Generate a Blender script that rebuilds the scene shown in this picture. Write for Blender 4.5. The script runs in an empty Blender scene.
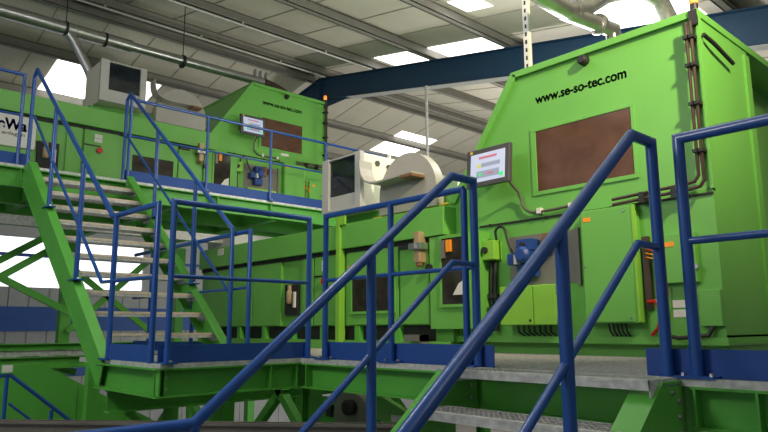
import bpy, bmesh, math, random
from mathutils import Vector, Matrix
random.seed(4)
SC = bpy.context.scene
C = SC.collection

# ------------------------------------------------------------------ materials
def mat(name, col, rough=.5, metal=0., var=.06, nscale=6., bump=0., bscale=40., spec=.5, coat=0.):
    m = bpy.data.materials.new(name); m.use_nodes = True
    nt = m.node_tree; b = nt.nodes['Principled BSDF']
    b.inputs['Roughness'].default_value = rough
    b.inputs['Metallic'].default_value = metal
    b.inputs['Specular IOR Level'].default_value = spec
    b.inputs['Coat Weight'].default_value = coat
    tc = nt.nodes.new('ShaderNodeTexCoord')
    n = nt.nodes.new('ShaderNodeTexNoise'); n.inputs['Scale'].default_value = nscale; n.inputs['Detail'].default_value = 4
    nt.links.new(tc.outputs['Object'], n.inputs['Vector'])
    r = nt.nodes.new('ShaderNodeValToRGB')
    r.color_ramp.elements[0].position = .3; r.color_ramp.elements[1].position = .7
    r.color_ramp.elements[0].color = tuple(c*(1-var) for c in col)+(1,)
    r.color_ramp.elements[1].color = tuple(min(1, c*(1+var)) for c in col)+(1,)
    nt.links.new(n.outputs['Fac'], r.inputs['Fac']); nt.links.new(r.outputs['Color'], b.inputs['Base Color'])
    if bump:
        n2 = nt.nodes.new('ShaderNodeTexNoise'); n2.inputs['Scale'].default_value = bscale
        nt.links.new(tc.outputs['Object'], n2.inputs['Vector'])
        bp = nt.nodes.new('ShaderNodeBump'); bp.inputs['Strength'].default_value = bump; bp.inputs['Distance'].default_value = .01
        nt.links.new(n2.outputs['Fac'], bp.inputs['Height']); nt.links.new(bp.outputs['Normal'], b.inputs['Normal'])
    return m
def emis(name, col, s):
    m = bpy.data.materials.new(name); m.use_nodes = True
    b = m.node_tree.nodes['Principled BSDF']
    b.inputs['Base Color'].default_value = tuple(col)+(1,)
    b.inputs['Emission Color'].default_value = tuple(col)+(1,)
    b.inputs['Emission Strength'].default_value = s
    b.inputs['Roughness'].default_value = .6
    return m
def sr(r, g, b):
    f = lambda c: (c/255/12.92) if c/255 <= .04045 else ((c/255+.055)/1.055)**2.4
    return (f(r), f(g), f(b))
M = dict(
 green=mat('green_paint', sr(103,173,74), .45, var=.04, nscale=2),
 steelgreen=mat('steel_green_paint', sr(84,166,62), .48, var=.08, nscale=3),
 lime=mat('lime_paint', sr(130,190,62), .42),
 blue=mat('blue_paint', sr(24,76,154), .33, var=.05, coat=.2),
 rafterblue=mat('rafter_blue_paint', sr(28,62,92), .55, var=.05),
 bluematte=mat('blue_toe_board_paint', sr(26,72,150), .6, var=.05),
 wallblue=mat('cladding_blue', sr(45,85,160), .6),
 galv=mat('galvanised_steel', (.56,.56,.55), .5, .3, var=.22, nscale=25),
 zinc=mat('zinc_sheet', (.46,.46,.46), .32, .9, var=.12, nscale=8),
 purlin=mat('purlin_galvanised', sr(142,139,130), .65, 0., var=.08, nscale=4),
 sheet=mat('roof_sheet', sr(206,200,182), .7, var=.05, nscale=1.5),
 joint=mat('roof_joint', sr(160,155,142), .8),
 white=mat('white_powder_coat', sr(232,226,210), .45, var=.02),
 greywhite=mat('light_grey_paint', sr(178,178,174), .45, var=.03),
 drum=mat('grey_drum_paint', sr(165,162,155), .5, var=.04),
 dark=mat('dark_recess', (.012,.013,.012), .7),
 black=mat('black_rubber', (.015,.015,.016), .55),
 brown=mat('tinted_window', sr(92,66,52), .12, var=.22, nscale=5),
 pane=mat('smoked_pane', sr(46,42,36), .08, var=.35, nscale=7),
 glass=mat('cabinet_glass', sr(30,36,42), .06, var=.5, nscale=5),
 greyplate=mat('grey_plate', sr(120,120,112), .5, .2, var=.06),
 bezel=mat('screen_bezel', sr(72,72,76), .4),
 bronze=mat('brown_frame', sr(130,92,62), .5),
 orange=mat('orange_sticker', sr(245,150,30), .5),
 redp=mat('red_knob', sr(190,30,22), .4),
 beige=mat('beige_valve', sr(176,152,118), .45, .2, var=.15, nscale=20),
 paper=mat('white_label', sr(214,214,208), .6, var=.03),
 ink=mat('black_ink', sr(22,26,22), .6),
 logoblue=mat('logo_blue_ink', sr(36,70,190), .5),
 cable=mat('grey_cable', sr(86,82,76), .5),
 conduit=mat('dark_conduit', sr(62,44,38), .5, var=.2, nscale=30),
 concrete=mat('concrete_floor', sr(120,118,112), .85, var=.15, nscale=3, bump=.2),
 wallgrey=mat('wall_cladding', sr(168,170,172), .7, var=.05),
 trough=mat('dark_trough_steel', sr(112,106,98), .6, .2, var=.15, nscale=4),
 yellow=mat('yellow_strip', sr(226,190,70), .5, var=.2, nscale=12),
 motorblue=mat('motor_blue', sr(30,66,136), .45),
 tan=mat('sunlit_tread_nosing', sr(214,200,176), .6, .2, var=.12, nscale=14),  # pale tan paints the sunlit look into the far tread edges
 amber=emis('amber_beacon', (1.,.28,.05), 1.2),
 screen=emis('lit_screen', sr(180,190,218), .45),
 redlit=emis('lit_red_text', sr(190,110,130), .4),
 greylit=emis('lit_grey_field', sr(140,150,176), .38),
 greenlit=emis('lit_green_key', sr(70,205,120), .6),
 yellowlit=emis('lit_yellow_key', sr(200,196,90), .45),
 sky=emis('daylight_panel', (1.,.99,.96), 2.6),
 door=emis('daylight_opening', (.96,.98,1.), 1.6),
)

# ------------------------------------------------------------------ mesh builder
class MB:
    def __init__(s): s.bm = bmesh.new()
    def box(s, x0, x1, y0, y1, z0, z1):
        v = [s.bm.verts.new(p) for p in ((x0,y0,z0),(x1,y0,z0),(x1,y1,z0),(x0,y1,z0),(x0,y0,z1),(x1,y0,z1),(x1,y1,z1),(x0,y1,z1))]
        for f in ((0,3,2,1),(4,5,6,7),(0,1,5,4),(1,2,6,5),(2,3,7,6),(3,0,4,7)): s.bm.faces.new([v[i] for i in f])
        return s
    def hexa(s, pts):
        v = [s.bm.verts.new(p) for p in pts]
        for f in ((0,3,2,1),(4,5,6,7),(0,1,5,4),(1,2,6,5),(2,3,7,6),(3,0,4,7)): s.bm.faces.new([v[i] for i in f])
        return s
    def bar(s, a, b, w, h, up=(0,0,1)):          # rectangular bar from a to b, w sideways, h along up
        a, b = Vector(a), Vector(b); t = (b-a).normalized(); up = Vector(up)
        sd = t.cross(up).normalized(); u = sd.cross(t).normalized()
        o = lambda p, i, j: p+sd*(w/2*i)+u*(h/2*j)
        return s.hexa([o(a,-1,-1),o(a,1,-1),o(b,1,-1),o(b,-1,-1),o(a,-1,1),o(a,1,1),o(b,1,1),o(b,-1,1)])
    def tube(s, pts, r, n=12, closed=True):       # mitred sweep
        P = [Vector(p) for p in pts]; rings = []
        t0 = (P[1]-P[0]).normalized()
        ref = Vector((0,0,1)) if abs(t0.z) < .9 else Vector((1,0,0))
        u = t0.cross(ref).normalized(); w = t0.cross(u).normalized()
        base = [u*math.cos(2*math.pi*k/n)*r+w*math.sin(2*math.pi*k/n)*r for k in range(n)]
        ring = [P[0]+q for q in base]; rings.append(ring)
        for i in range(1, len(P)):
            t = (P[i]-P[i-1]).normalized()
            if i < len(P)-1:
                t2 = (P[i+1]-P[i]).normalized(); nrm = (t+t2).normalized()
            else: nrm = t
            prev = rings[-1]; new = []
            for q in prev:
                d = t.dot(nrm); k = (P[i]-q).dot(nrm)/d if abs(d) > 1e-4 else 0
                new.append(q+t*k)
            rings.append(new)
        V = [[s.bm.verts.new(q) for q in rg] for rg in rings]
        for a, b in zip(V, V[1:]):
            for k in range(n): s.bm.faces.new((a[k], a[(k+1)%n], b[(k+1)%n], b[k]))
        s.bm.faces.new(V[0]); s.bm.faces.new(list(reversed(V[-1])))
        return s
    def lathe(s, axis_o, axis_d, prof, n=28):     # prof: (dist along axis, radius)
        o = Vector(axis_o); d = Vector(axis_d).normalized()
        ref = Vector((0,0,1)) if abs(d.z) < .9 else Vector((1,0,0))
        u = d.cross(ref).normalized(); w = d.cross(u)
        V = [[s.bm.verts.new(o+d*h+(u*math.cos(2*math.pi*k/n)+w*math.sin(2*math.pi*k/n))*r) for k in range(n)] for h, r in prof]
        for a, b in zip(V, V[1:]):
            for k in range(n): s.bm.faces.new((a[k], a[(k+1)%n], b[(k+1)%n], b[k]))
        s.bm.faces.new(V[0]); s.bm.faces.new(list(reversed(V[-1])))
        return s
    def prism(s, pts, vec):                       # polygon (3-D points) extruded by vec
        vec = Vector(vec)
        a = [s.bm.verts.new(p) for p in pts]; b = [s.bm.verts.new(Vector(p)+vec) for p in pts]
        n = len(a)
        s.bm.faces.new(a); s.bm.faces.new(list(reversed(b)))
        for k in range(n): s.bm.faces.new((a[k], b[k], b[(k+1)%n], a[(k+1)%n]))
        return s
    def build(s, name, m, parent=None, local=False, bevel=0., smooth=False):
        bm = s.bm
        bmesh.ops.recalc_face_normals(bm, faces=bm.faces)
        if bevel:
            es = [e for e in bm.edges if len(e.link_faces) == 2 and e.calc_face_angle(0) > .6]
            bmesh.ops.bevel(bm, geom=es, offset=bevel, segments=2, affect='EDGES', profile=.6)
        o = parent; off = Vector((0,0,0))
        if not local:
            while o is not None: off += o.location; o = o.parent
            bmesh.ops.translate(bm, verts=bm.verts, vec=-off)
        if smooth:
            for f in bm.faces: f.smooth = True
            for e in bm.edges:
                if len(e.link_faces) == 2 and e.calc_face_angle(0) > .7: e.smooth = False
        me = bpy.data.meshes.new(name); bm.to_mesh(me); bm.free()
        me.materials.append(M[m])
        ob = bpy.data.objects.new(name, me); C.objects.link(ob)
        if parent: ob.parent = parent
        return ob
def tag(o, label=None, cat=None, group=None, kind=None):
    if label: o['label'] = label
    if cat: o['category'] = cat
    if group: o['group'] = group
    if kind: o['kind'] = kind
    return o
def thing(name, label, cat, loc=(0,0,0), rotz=0, group=None):
    o = bpy.data.objects.new(name, None); C.objects.link(o)
    o.location = loc; o.rotation_euler = (0,0,rotz); o.empty_display_size = .1
    return tag(o, label, cat, group)
def copy_tree(o, parent=None):
    c = o.copy(); C.objects.link(c)
    if parent: c.parent = parent
    for ch in list(o.children): copy_tree(ch, c)
    return c
def lettering(name, txt, height, m, parent, mtx, bold=.012, width=None, fat=0):
    cu = bpy.data.curves.new(name, 'FONT'); cu.body = txt; cu.size = 1; cu.extrude = .004; cu.offset = bold
    tmp = bpy.data.objects.new(name+'_tmp', cu); C.objects.link(tmp)
    dg = bpy.context.evaluated_depsgraph_get(); me = bpy.data.meshes.new_from_object(tmp.evaluated_get(dg))
    bpy.data.objects.remove(tmp)
    xs = [v.co.x for v in me.vertices]; x0, x1 = min(xs), max(xs)
    k = height/.73; kx = (width/(x1-x0)) if width else k
    for v in me.vertices: v.co = mtx @ Vector(((v.co.x-x0)*kx, v.co.y*k, v.co.z*k))
    me.name = name; me.materials.clear(); me.materials.append(M[m])
    if fat:
        b = bmesh.new(); b.from_mesh(me); src = list(b.faces)
        ux = (mtx.to_3x3() @ Vector((1,0,0)))*fat*height; uy = (mtx.to_3x3() @ Vector((0,1,0)))*fat*height
        for v in (ux, -ux, uy, -uy):
            r = bmesh.ops.duplicate(b, geom=src)
            bmesh.ops.translate(b, verts=[g for g in r['geom'] if isinstance(g, bmesh.types.BMVert)], vec=v)
        b.to_mesh(me); b.free()
    o = bpy.data.objects.new(name, me); C.objects.link(o); o.parent = parent
    return o

# ------------------------------------------------------------------ camera
CAMZ = .235
cam = bpy.data.cameras.new('camera'); co = bpy.data.objects.new('camera', cam); C.objects.link(co)
YAW, PITCH, ROLL, F = math.radians(47.612), math.radians(9.641), math.radians(-.305), 658.
fwd0 = Vector((math.cos(YAW), math.sin(YAW), 0)); right = Vector((math.sin(YAW), -math.cos(YAW), 0)); up = Vector((0,0,1))
fwd = fwd0*math.cos(PITCH)+up*math.sin(PITCH); u1 = up*math.cos(PITCH)-fwd0*math.sin(PITCH)
r2 = right*math.cos(ROLL)+u1*math.sin(ROLL); u2 = u1*math.cos(ROLL)-right*math.sin(ROLL)
co.matrix_world = Matrix(((r2.x,u2.x,-fwd.x,0),(r2.y,u2.y,-fwd.y,0),(r2.z,u2.z,-fwd.z,CAMZ),(0,0,0,1)))
cam.sensor_fit = 'HORIZONTAL'; cam.sensor_width = 36; cam.lens = F/768*36; cam.clip_start = .05; cam.clip_end = 200
SC.camera = co

FLOOR = -2.7
# ------------------------------------------------------------------ roof and walls
RID_Y, RID_Z, SL, RX = 12.7, 6.42, .19, 9.5         # ridge line, rafter top there, slope, rafter plane
def roof(y, off=0): return RID_Z+off-SL*abs(y-RID_Y)
def struct(o): o['kind'] = 'structure'; return o
CE = .24
b = MB(); Y0, Y1, X0, X1 = -6., 20., -9., 24.
b.prism([(X0,Y0,roof(Y0,CE)),(X0,RID_Y,roof(RID_Y,CE)),(X0,Y1,roof(Y1,CE)),(X0,Y1,roof(Y1,CE+.12)),(X0,RID_Y,roof(RID_Y,CE+.12)),(X0,Y0,roof(Y0,CE+.12))],(X1-X0,0,0))
struct(b.build('ceiling','sheet'))
b = MB()
for k in range(int((X1-X0)/1.0)):
    x = X0+.45+k*1.0
    b.bar((x,Y0,roof(Y0,CE-.004)),(x,RID_Y,roof(RID_Y,CE-.004)),.022,.012)
    b.bar((x,RID_Y,roof(RID_Y,CE-.004)),(x,Y1,roof(Y1,CE-.004)),.022,.012)
struct(b.build('trim_1','joint'))
# purlins: cold-rolled Z profiles along x
pur = [RID_Y-.28, RID_Y-2.0, RID_Y-3.85, RID_Y-5.75, RID_Y-7.65, RID_Y-9.55, RID_Y-11.4, RID_Y-13.3, RID_Y+.28, RID_Y+2.05, RID_Y+3.95]
for i, y in enumerate(pur):
    z = roof(y)
    b = MB(); b.box(X0,X1,y-.012,y+.012,z,z+CE); b.box(X0,X1,y-.11,y+.012,z,z+.014); b.box(X0,X1,y-.11,y-.096,z,z+.035)
    b.box(X0,X1,y-.012,y+.1,z+CE-.016,z+CE-.002)
    struct(b.build('trim_%d' % (i+2), 'purlin'))
# skylights (translucent daylight panels let into the roof sheets)
def skylight(n, x0, x1, y0, y1):
    b = MB(); o = CE-.012
    b.hexa([(x0,y0,roof(y0,o)),(x1,y0,roof(y0,o)),(x1,y1,roof(y1,o)),(x0,y1,roof(y1,o)),(x0,y0,roof(y0,o+.008)),(x1,y0,roof(y0,o+.008)),(x1,y1,roof(y1,o+.008)),(x0,y1,roof(y1,o+.008))])
    struct(b.build('window_%d' % n, 'sky'))
skylight(1, 9.3, 10.8, 7.0, 10.5)
skylight(2, 13.9, 15.5, 14.35, 15.9)
skylight(3, 4.0, 6.4, 15.15, 17.3)
skylight(4, 7.6, 8.1, 6.2, 6.75)
skylight(5, 8.9, 10.1, 3.6, 5.0)
skylight(6, 3., 4., .0, 4.5)
skylight(7, -3., -2., 2.0, 10.)
skylight(8, 2., 3., -5., -1.)
skylight(9, -6., -5., 0.0, 9.)
# blue roof rafter
b = MB(); d = .56
for ya, yb in ((Y0,RID_Y),(RID_Y,Y1)):
    for z0, z1, w in ((-.014,0,.1),(-d,-d+.016,.1),(-d,0,.007)):
        b.hexa([(RX-w,ya,roof(ya,z0)),(RX+w,ya,roof(ya,z0)),(RX+w,yb,roof(yb,z0)),(RX-w,yb,roof(yb,z0)),(RX-w,ya,roof(ya,z1)),(RX+w,ya,roof(ya,z1)),(RX+w,yb,roof(yb,z1)),(RX-w,yb,roof(yb,z1))])
for s in (-1,1):
    y1 = RID_Y+s*1.1
    b.prism([(RX-.006,RID_Y,roof(RID_Y,-d)),(RX-.006,y1,roof(y1,-d)),(RX-.006,RID_Y,roof(RID_Y,-d-.22))],(.012,0,0))
b.box(RX-.1,RX+.1,RID_Y-.012,RID_Y+.012,roof(RID_Y,-d-.22),roof(RID_Y,0))
rf = thing('roof_rafter','dark blue steel roof rafter running under the purlins up to the ridge','rafter',(RX,RID_Y,RID_Z))
b.build('girder','rafterblue',rf)
b = MB()
for ya, yb in ((Y0,RID_Y-1.1),):
    z0 = -d-.012; z1 = -d-.001
    b.hexa([(RX-.11,ya,roof(ya,z0)),(RX+.11,ya,roof(ya,z0)),(RX+.11,yb,roof(yb,z0)),(RX-.11,yb,roof(yb,z0)),(RX-.11,ya,roof(ya,z1)),(RX+.11,ya,roof(ya,z1)),(RX+.11,yb,roof(yb,z1)),(RX-.11,yb,roof(yb,z1))])
tag(b.build('lower_flange','greywhite',rf),'pale lower flange')
# floor, walls
struct(MB().box(X0,X1,Y0,Y1,FLOOR-.1,FLOOR).build('floor','concrete'))
WY = 17.6
b = MB(); b.box(X0,X1,WY,WY+.15,FLOOR,1.25); b.box(X0,X1,WY,WY+.15,2.45,roof(WY,CE)); b.box(X0,2.2,WY,WY+.15,1.25,2.45); b.box(7.2,X1,WY,WY+.15,1.25,2.45)
for x in [2.2+.45*k for k in range(60)]: b.box(x,x+.03,WY-.02,WY,FLOOR,1.25)
struct(b.build('wall_left','wallgrey'))
struct(MB().box(2.2,7.2,WY+.06,WY+.1,1.25,2.45).build('window_10','door'))
b = MB(); b.box(X0,X1,WY-.03,WY-.005,1.98,2.06); b.box(X0,X1,WY-.05,WY-.005,.2,.78); b.box(X0,X1,WY-.05,WY-.005,-.9,-.55)
struct(b.build('baseboard_left','wallblue'))
XW = 20.
b = MB(); b.prism([(XW,Y0,FLOOR),(XW,WY,FLOOR),(XW,WY,roof(WY,CE)),(XW,RID_Y,roof(RID_Y,CE)),(XW,Y0,roof(Y0,CE))],(.15,0,0))
struct(b.build('wall_right','wallgrey'))
b = MB(); b.box(X0,X1,Y0,Y0+.15,FLOOR,roof(Y0,CE)); struct(b.build('wall_front','wallgrey'))  # unseen wall, added to block sky fill from the right

# ------------------------------------------------------------------ sorting machine (local frame: s right, d depth, z up; face at d=0)
def face_text(s0, d, z0):   # text lying on the face
    return Matrix(((1,0,0,s0),(0,0,-1,d),(0,1,0,z0),(0,0,0,1)))
def machine(loc, rotz, label, near):
    t = thing('sorting_machine', label, 'sorting machine', loc, rotz, 'green sorting machines')
    B = lambda mb, n, m, p=t, **k: mb.build(n, m, p, local=True, **k)
    D = 2.6
    # cabinet
    b = MB(); b.prism([(0,0,.155),(0,0,2.59),(-1.705,0,2.59),(-2.5,0,1.46),(-2.62,0,1.46),(-2.62,0,.155)],(0,.98,0)); b.prism([(-.28,.98,.155),(-.28,.98,2.56),(-1.705,.98,2.56),(-2.5,.98,1.46),(-2.5,.98,.155)],(0,D-.98,0))
    hood = B(b,'cabinet','green')
    # rim flanges round the hood edge
    b = MB()
    b.prism([(.012,-.035,2.55),(.012,-.035,2.61),(-1.72,-.035,2.61),(-1.69,-.035,2.55)],(0,D+.05,0))
    B(b,'top_rim','green',bevel=.004)
    b = MB(); b.prism([(-1.72,-.035,2.61),(-1.66,-.035,2.57),(-2.46,-.035,1.46),(-2.53,-.035,1.46)],(0,.06,0))
    B(b,'sloping_rim','green',bevel=.004)
    b = MB(); b.box(-.012,.012,-.025,.03,1.22,2.55); B(b,'corner_rim','green')
    # side details (right-hand side)
    b = MB(); b.box(.0,.02,.88,.98,.1,2.5); B(b,'side_flange','green')
    b = MB(); b.box(-.28,-.25,1.1,2.4,.3,2.3); B(b,'side_door','green',bevel=.004)
    B(MB().box(-.25,-.246,1.25,1.5,1.75,1.95),'side_label','paper')
    # plinth
    b = MB(); b.box(-2.62,.0,.06,D,0,.1); b.box(-2.62,.02,-.03,D,.1,.125); b.box(-2.62,.02,-.03,0,.125,.155); b.box(-2.62,0,.005,D,.125,.17); B(b,'plinth','green')
    # seam profile
    b = MB(); b.box(-2.17,.0,-.012,0,1.18,1.196)
    for k in range(4): b.box(-2.05+k*.62,-2.03+k*.62,-.02,0,1.176,1.2)
    B(b,'seam_profile','dark')
    # observation window
    fr = MB()
    for x0,x1,z0,z1 in ((-1.545,-.545,1.985,2.02),(-1.545,-.545,1.395,1.43),(-1.545,-1.49,1.43,1.985),(-.58,-.545,1.43,1.985)): fr.box(x0,x1,-.012,0,z0,z1)
    f = B(fr,'window_frame','green',bevel=.003)
    B(MB().box(-1.49,-.58,-.006,0,1.43,1.985),'window_pane','brown',p=f)
    o = lettering('lettering','www.se-so-tec.com',.088,'ink',t,face_text(-1.48,-.001,2.246),width=.885,bold=.02,fat=.014); tag(o,'black web address lettering')
    # sensor lamp under the rim
    b = MB(); b.lathe((-.96,0,2.5),(0,-1,0),[(0,.045),(.05,.045),(.07,.03)],14); B(b,'spotlight','black',smooth=True)
    # beacon
    bc = B(MB().lathe((-.02,.0,2.6),(0,0,1),[(0,.03),(.06,.03),(.065,.02)],14).box(-.05,.01,-.05,-.01,2.48,2.6),'beacon_base','black',smooth=True)
    B(MB().lathe((-.02,.0,2.665),(0,0,1),[(0,.032),(.07,.032),(.09,.02)],14),'beacon_lens','amber',p=bc,smooth=True)
    # vertical conduits
    for ds in (-.065,-.03):
        b = MB(); b.tube([(ds,-.075,2.5),(ds,-.075,1.24-ds*1.2),(ds-.03,-.075,1.2-ds*1.2),(ds-.1,-.075,1.19-ds*1.2),(-.75,-.075,1.16-ds*1.2)],.013,8)
        cd = B(b,'conduit','conduit',smooth=True)
        for z in (2.38,2.16,1.86,1.5): B(MB().box(ds-.022,ds+.022,-.1,0,z-.012,z+.012),'clamp','black',p=cd)
        for s_ in (-.25,-.5): B(MB().box(s_-.02,s_+.02,-.1,0,1.14-ds*1.2,1.18-ds*1.2),'clamp','black',p=cd)
    b = MB(); b.tube([(.03,-.0,2.4),(.05,.15,2.36),(.05,.5,2.3)],.016,8); B(b,'side_cable','black',smooth=True)
    # touch screen on bracket
    a = MB(); a.box(-1.96,-1.84,-.24,0,1.64,1.74); br = B(a,'screen_bracket','bronze')
    b = MB(); b.hexa([(-2.08,-.3,1.505),(-1.59,-.3,1.505),(-1.59,-.25,1.505),(-2.08,-.25,1.505),(-2.08,-.27,1.865),(-1.59,-.27,1.865),(-1.59,-.22,1.865),(-2.08,-.22,1.865)])
    sc = B(b,'touchscreen','bezel',bevel=.006)
    def onscr(u0,u1,v0,v1,e):   # on the tilted screen front
        zf = lambda v: 1.505+.36*v; df = lambda v: -.3+.03*v-e
        s0, s1 = -2.08+.49*u0, -2.08+.49*u1
        return MB().hexa([(s0,df(v0),zf(v0)),(s1,df(v0),zf(v0)),(s1,df(v0)+.003,zf(v0)),(s0,df(v0)+.003,zf(v0)),(s0,df(v1),zf(v1)),(s1,df(v1),zf(v1)),(s1,df(v1)+.003,zf(v1)),(s0,df(v1)+.003,zf(v1))])
    dp = B(onscr(.1,.91,.12,.87,.001),'display','screen',p=sc)
    for nm,u0,u1,v0,v1,m in (('title_bar',.3,.72,.72,.78,'redlit'),('text_field',.36,.8,.5,.6,'greylit'),('key_panel',.25,.78,.22,.4,'greylit'),('green_key',.3,.37,.27,.35,'greenlit'),('corner_key',.78,.87,.18,.28,'greenlit'),('yellow_key',.27,.35,.5,.59,'yellowlit'),('red_key',.48,.66,.29,.33,'redlit')):
        B(onscr(u0,u1,v0,v1,.003 if 'panel' not in nm else .002),nm,m,p=sc)
    B(onscr(.08,.14,.9,.97,.002),'sticker','yellow',p=sc)
    pts = [(-1.68,-.22,1.56),(-1.67,-.06,1.45),(-1.655,-.03,1.36)]+[(-1.655+.16*(1-math.cos(a)),-.03,1.36-.12*math.sin(a)) for a in [math.pi/12*k for k in range(1,7)]]+[(-1.3,-.03,1.245),(-1.13,-.03,1.255),(-1.09,-.03,1.2)]
    cb = B(MB().tube(pts,.012,8),'screen_cable','cable',smooth=True)
    for s_ in (-1.47,-1.15): B(MB().box(s_-.02,s_+.02,-.05,0,1.225,1.275),'clip','paper',p=cb)
    # motor plate, motor
    B(MB().box(-1.83,-1.13,-.008,0,.6,1.05).box(-1.13,-1.1,-.03,0,.58,1.06),'motor_plate','greyplate')
    b = MB(); b.lathe((-1.58,-.02,.86),(0,-1,0),[(0,.11),(.03,.11),(.03,.075),(.15,.075),(.18,.05)],20); b.box(-1.66,-1.5,-.14,-.02,.9,1.0); b.box(-1.66,-1.5,-.12,-.02,.67,.78)
    mo = B(b,'gear_motor','motorblue',bevel=.004)
    B(MB().box(-1.76,-1.67,-.14,-.03,.78,.88),'terminal_box','motorblue',p=mo,bevel=.006)
    B(MB().lathe((-1.585,-.13,.95),(0,-1,0),[(0,.025),(.03,.025)],12),'shaft_cap','black',p=mo)
    B(MB().box(-1.66,-1.63,-.18,-.12,.78,.86),'nameplate','paper',p=mo)
    b = MB(); b.box(-1.44,-1.38,-.06,0,.86,1.04); b.box(-1.36,-1.3,-.08,0,.9,1.0); b.box(-1.3,-1.25,-.05,0,.96,1.03); B(b,'sensor_bracket','bronze')
    # green push-button box, cable
    pb = B(MB().box(-2.06,-1.92,-.12,0,.85,1.03),'button_box','lime',bevel=.008)
    B(MB().lathe((-2.02,-.12,.94),(0,-1,0),[(0,.03),(.03,.03)],14),'button','black',p=pb)
    pts = [(-1.94,-.05,1.03)]+[(-1.88-.06*math.cos(a),-.07,1.09+.06*math.sin(a)) for a in [math.pi/8*k for k in range(1,8)]]+[(-1.79,-.08,1.0),(-1.73,-.09,.88)]
    B(MB().tube(pts,.012,8),'motor_cable','black',smooth=True)
    b = MB(); b.tube([(-2.02,-.03,.85),(-2.03,-.04,.6),(-2.0,-.04,.2)],.016,8); b.tube([(-1.98,-.03,.85),(-1.98,-.04,.55),(-1.97,-.04,.2)],.016,8)
    bc = B(b,'power_cable','black',smooth=True); B(MB().box(-2.05,-1.95,-.07,0,.5,.54),'clamp','black',p=bc)
    # junction box with two doors
    jb = B(MB().box(-1.84,-1.26,-.15,0,.25,.59),'junction_box','lime',bevel=.004)
    B(MB().box(-1.835,-1.49,-.165,-.15,.255,.585),'door','lime',p=jb,bevel=.003); B(MB().box(-1.48,-1.265,-.165,-.15,.255,.585),'door','lime',p=jb,bevel=.003)
    for z in (.55,.3): B(MB().lathe((-1.255,-.15,z-.03),(0,0,1),[(0,.012),(.06,.012)],10),'hinge','zinc',p=jb)
    B(MB().box(-1.8,-1.73,-.168,-.165,.47,.51),'sticker','orange',p=jb); B(MB().box(-1.53,-1.51,-.17,-.165,.28,.3),'lock','black',p=jb)
    b = MB()
    for k in range(7): x = -1.7+k*.055; b.tube([(x,-.09,.25),(x,-.085,.19),(x+.01,-.02,.16)],.009,6)
    B(b,'cable_glands','black')
    # big door box on the right
    bd = B(MB().box(-1.03,-.57,-.1,0,.26,1.175),'door_box','green',bevel=.004)
    B(MB().box(-1.02,-.6,-.11,-.1,.27,1.165),'door','green',p=bd,bevel=.003); B(MB().box(-.585,-.565,-.104,-.06,.27,1.17),'edge_strip','lime',p=bd)
    B(MB().box(-1.0,-.935,-.113,-.11,1.08,1.115),'sticker','orange',p=bd)
    for q in ((-.64,.3),(-1.0,.3),(-.64,1.13),(-.64,.72),(-1.0,.72)): B(MB().lathe((q[0],-.11,q[1]),(0,-1,0),[(0,.01),(.008,.008)],8),'bolt','zinc',p=bd)
    b = MB()
    for k in range(5): x = -.86+k*.035; b.tube([(x,-.05,.26),(x+.01,-.05,.2),(x+.02,-.02,.16)],.008,6)
    B(b,'cable_glands','black')
    # terminal strip with orange cables beside the door
    B(MB().box(-.55,-.5,-.04,0,.36,.92),'terminal_strip','conduit')
    for k in range(3):
        z = .82-k*.03
        B(MB().tube([(-.52,-.04,z),(-.45,-.07,z-.02),(-.4,-.05,z-.1),(-.37,-.04,.55),(-.38,-.04,.35+k*.02),(-.46,-.04,.2)],.005,6),'cable','orange' if k else 'redp',smooth=True)
    B(MB().tube([(-.53,-.04,.42),(-.45,-.08,.42),(-.41,-.09,.33),(-.45,-.07,.22),(-.52,-.03,.17)],.014,8),'hose','redp',smooth=True)
    # right-hand boxes and plates
    rb = B(MB().box(-.42,-.14,-.06,0,.55,.915),'switch_box','green',bevel=.004); B(MB().box(-.36,-.29,-.063,-.06,.82,.855),'sticker','orange',p=rb)
    B(MB().box(-.36,-.2,-.004,0,.37,.425),'rating_plate','paper'); B(MB().box(-.36,-.2,-.004,0,.3,.355),'rating_plate','paper')
    rb = B(MB().box(-.15,.0,-.05,0,.235,.49),'small_box','green',bevel=.004)
    B(MB().lathe((-.14,-.05,.66),(0,-1,0),[(0,.02),(.03,.02)],10),'knob','zinc')
    B(MB().tube([(-.42,-.05,.17),(-.3,-.08,.15),(-.1,-.05,.17),(-.06,-.03,.25)],.014,8),'floor_cable','black',smooth=True)
    # white label plate on B's machine
    if not near: B(MB().box(-1.05,-.88,-.004,0,1.33,1.38),'name_plate','paper')
    # ---- infeed part
    L = -7.9
    def BI(mb, n, m, p=t, **k):
        for v in mb.bm.verts: v.co = (1.843-(1.843-v.co.x)*.9675, v.co.y-.16, .235+(v.co.z-.235)*.9675 if v.co.z > .12 else v.co.z)
        return B(mb, n, m, p, **k)
    BI(MB().box(L,-2.62,-.03,1.4,1.165,1.46),'infeed_beam','green',bevel=.006)
    b = MB(); b.box(L,-2.62,.04,1.3,.26,1.165); b.box(L,-2.62,.08,1.25,.1,.26); BI(b,'infeed_body','green')
    b = MB(); b.box(L,-2.62,-.0,1.35,0,.1)
    BI(b,'base_rail','green')
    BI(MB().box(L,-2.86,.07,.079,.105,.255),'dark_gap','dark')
    for k in range(7): BI(MB().box(-3.4-k*.66,-3.32-k*.66,.0,.07,.1,.26),'foot','steelgreen')
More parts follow.
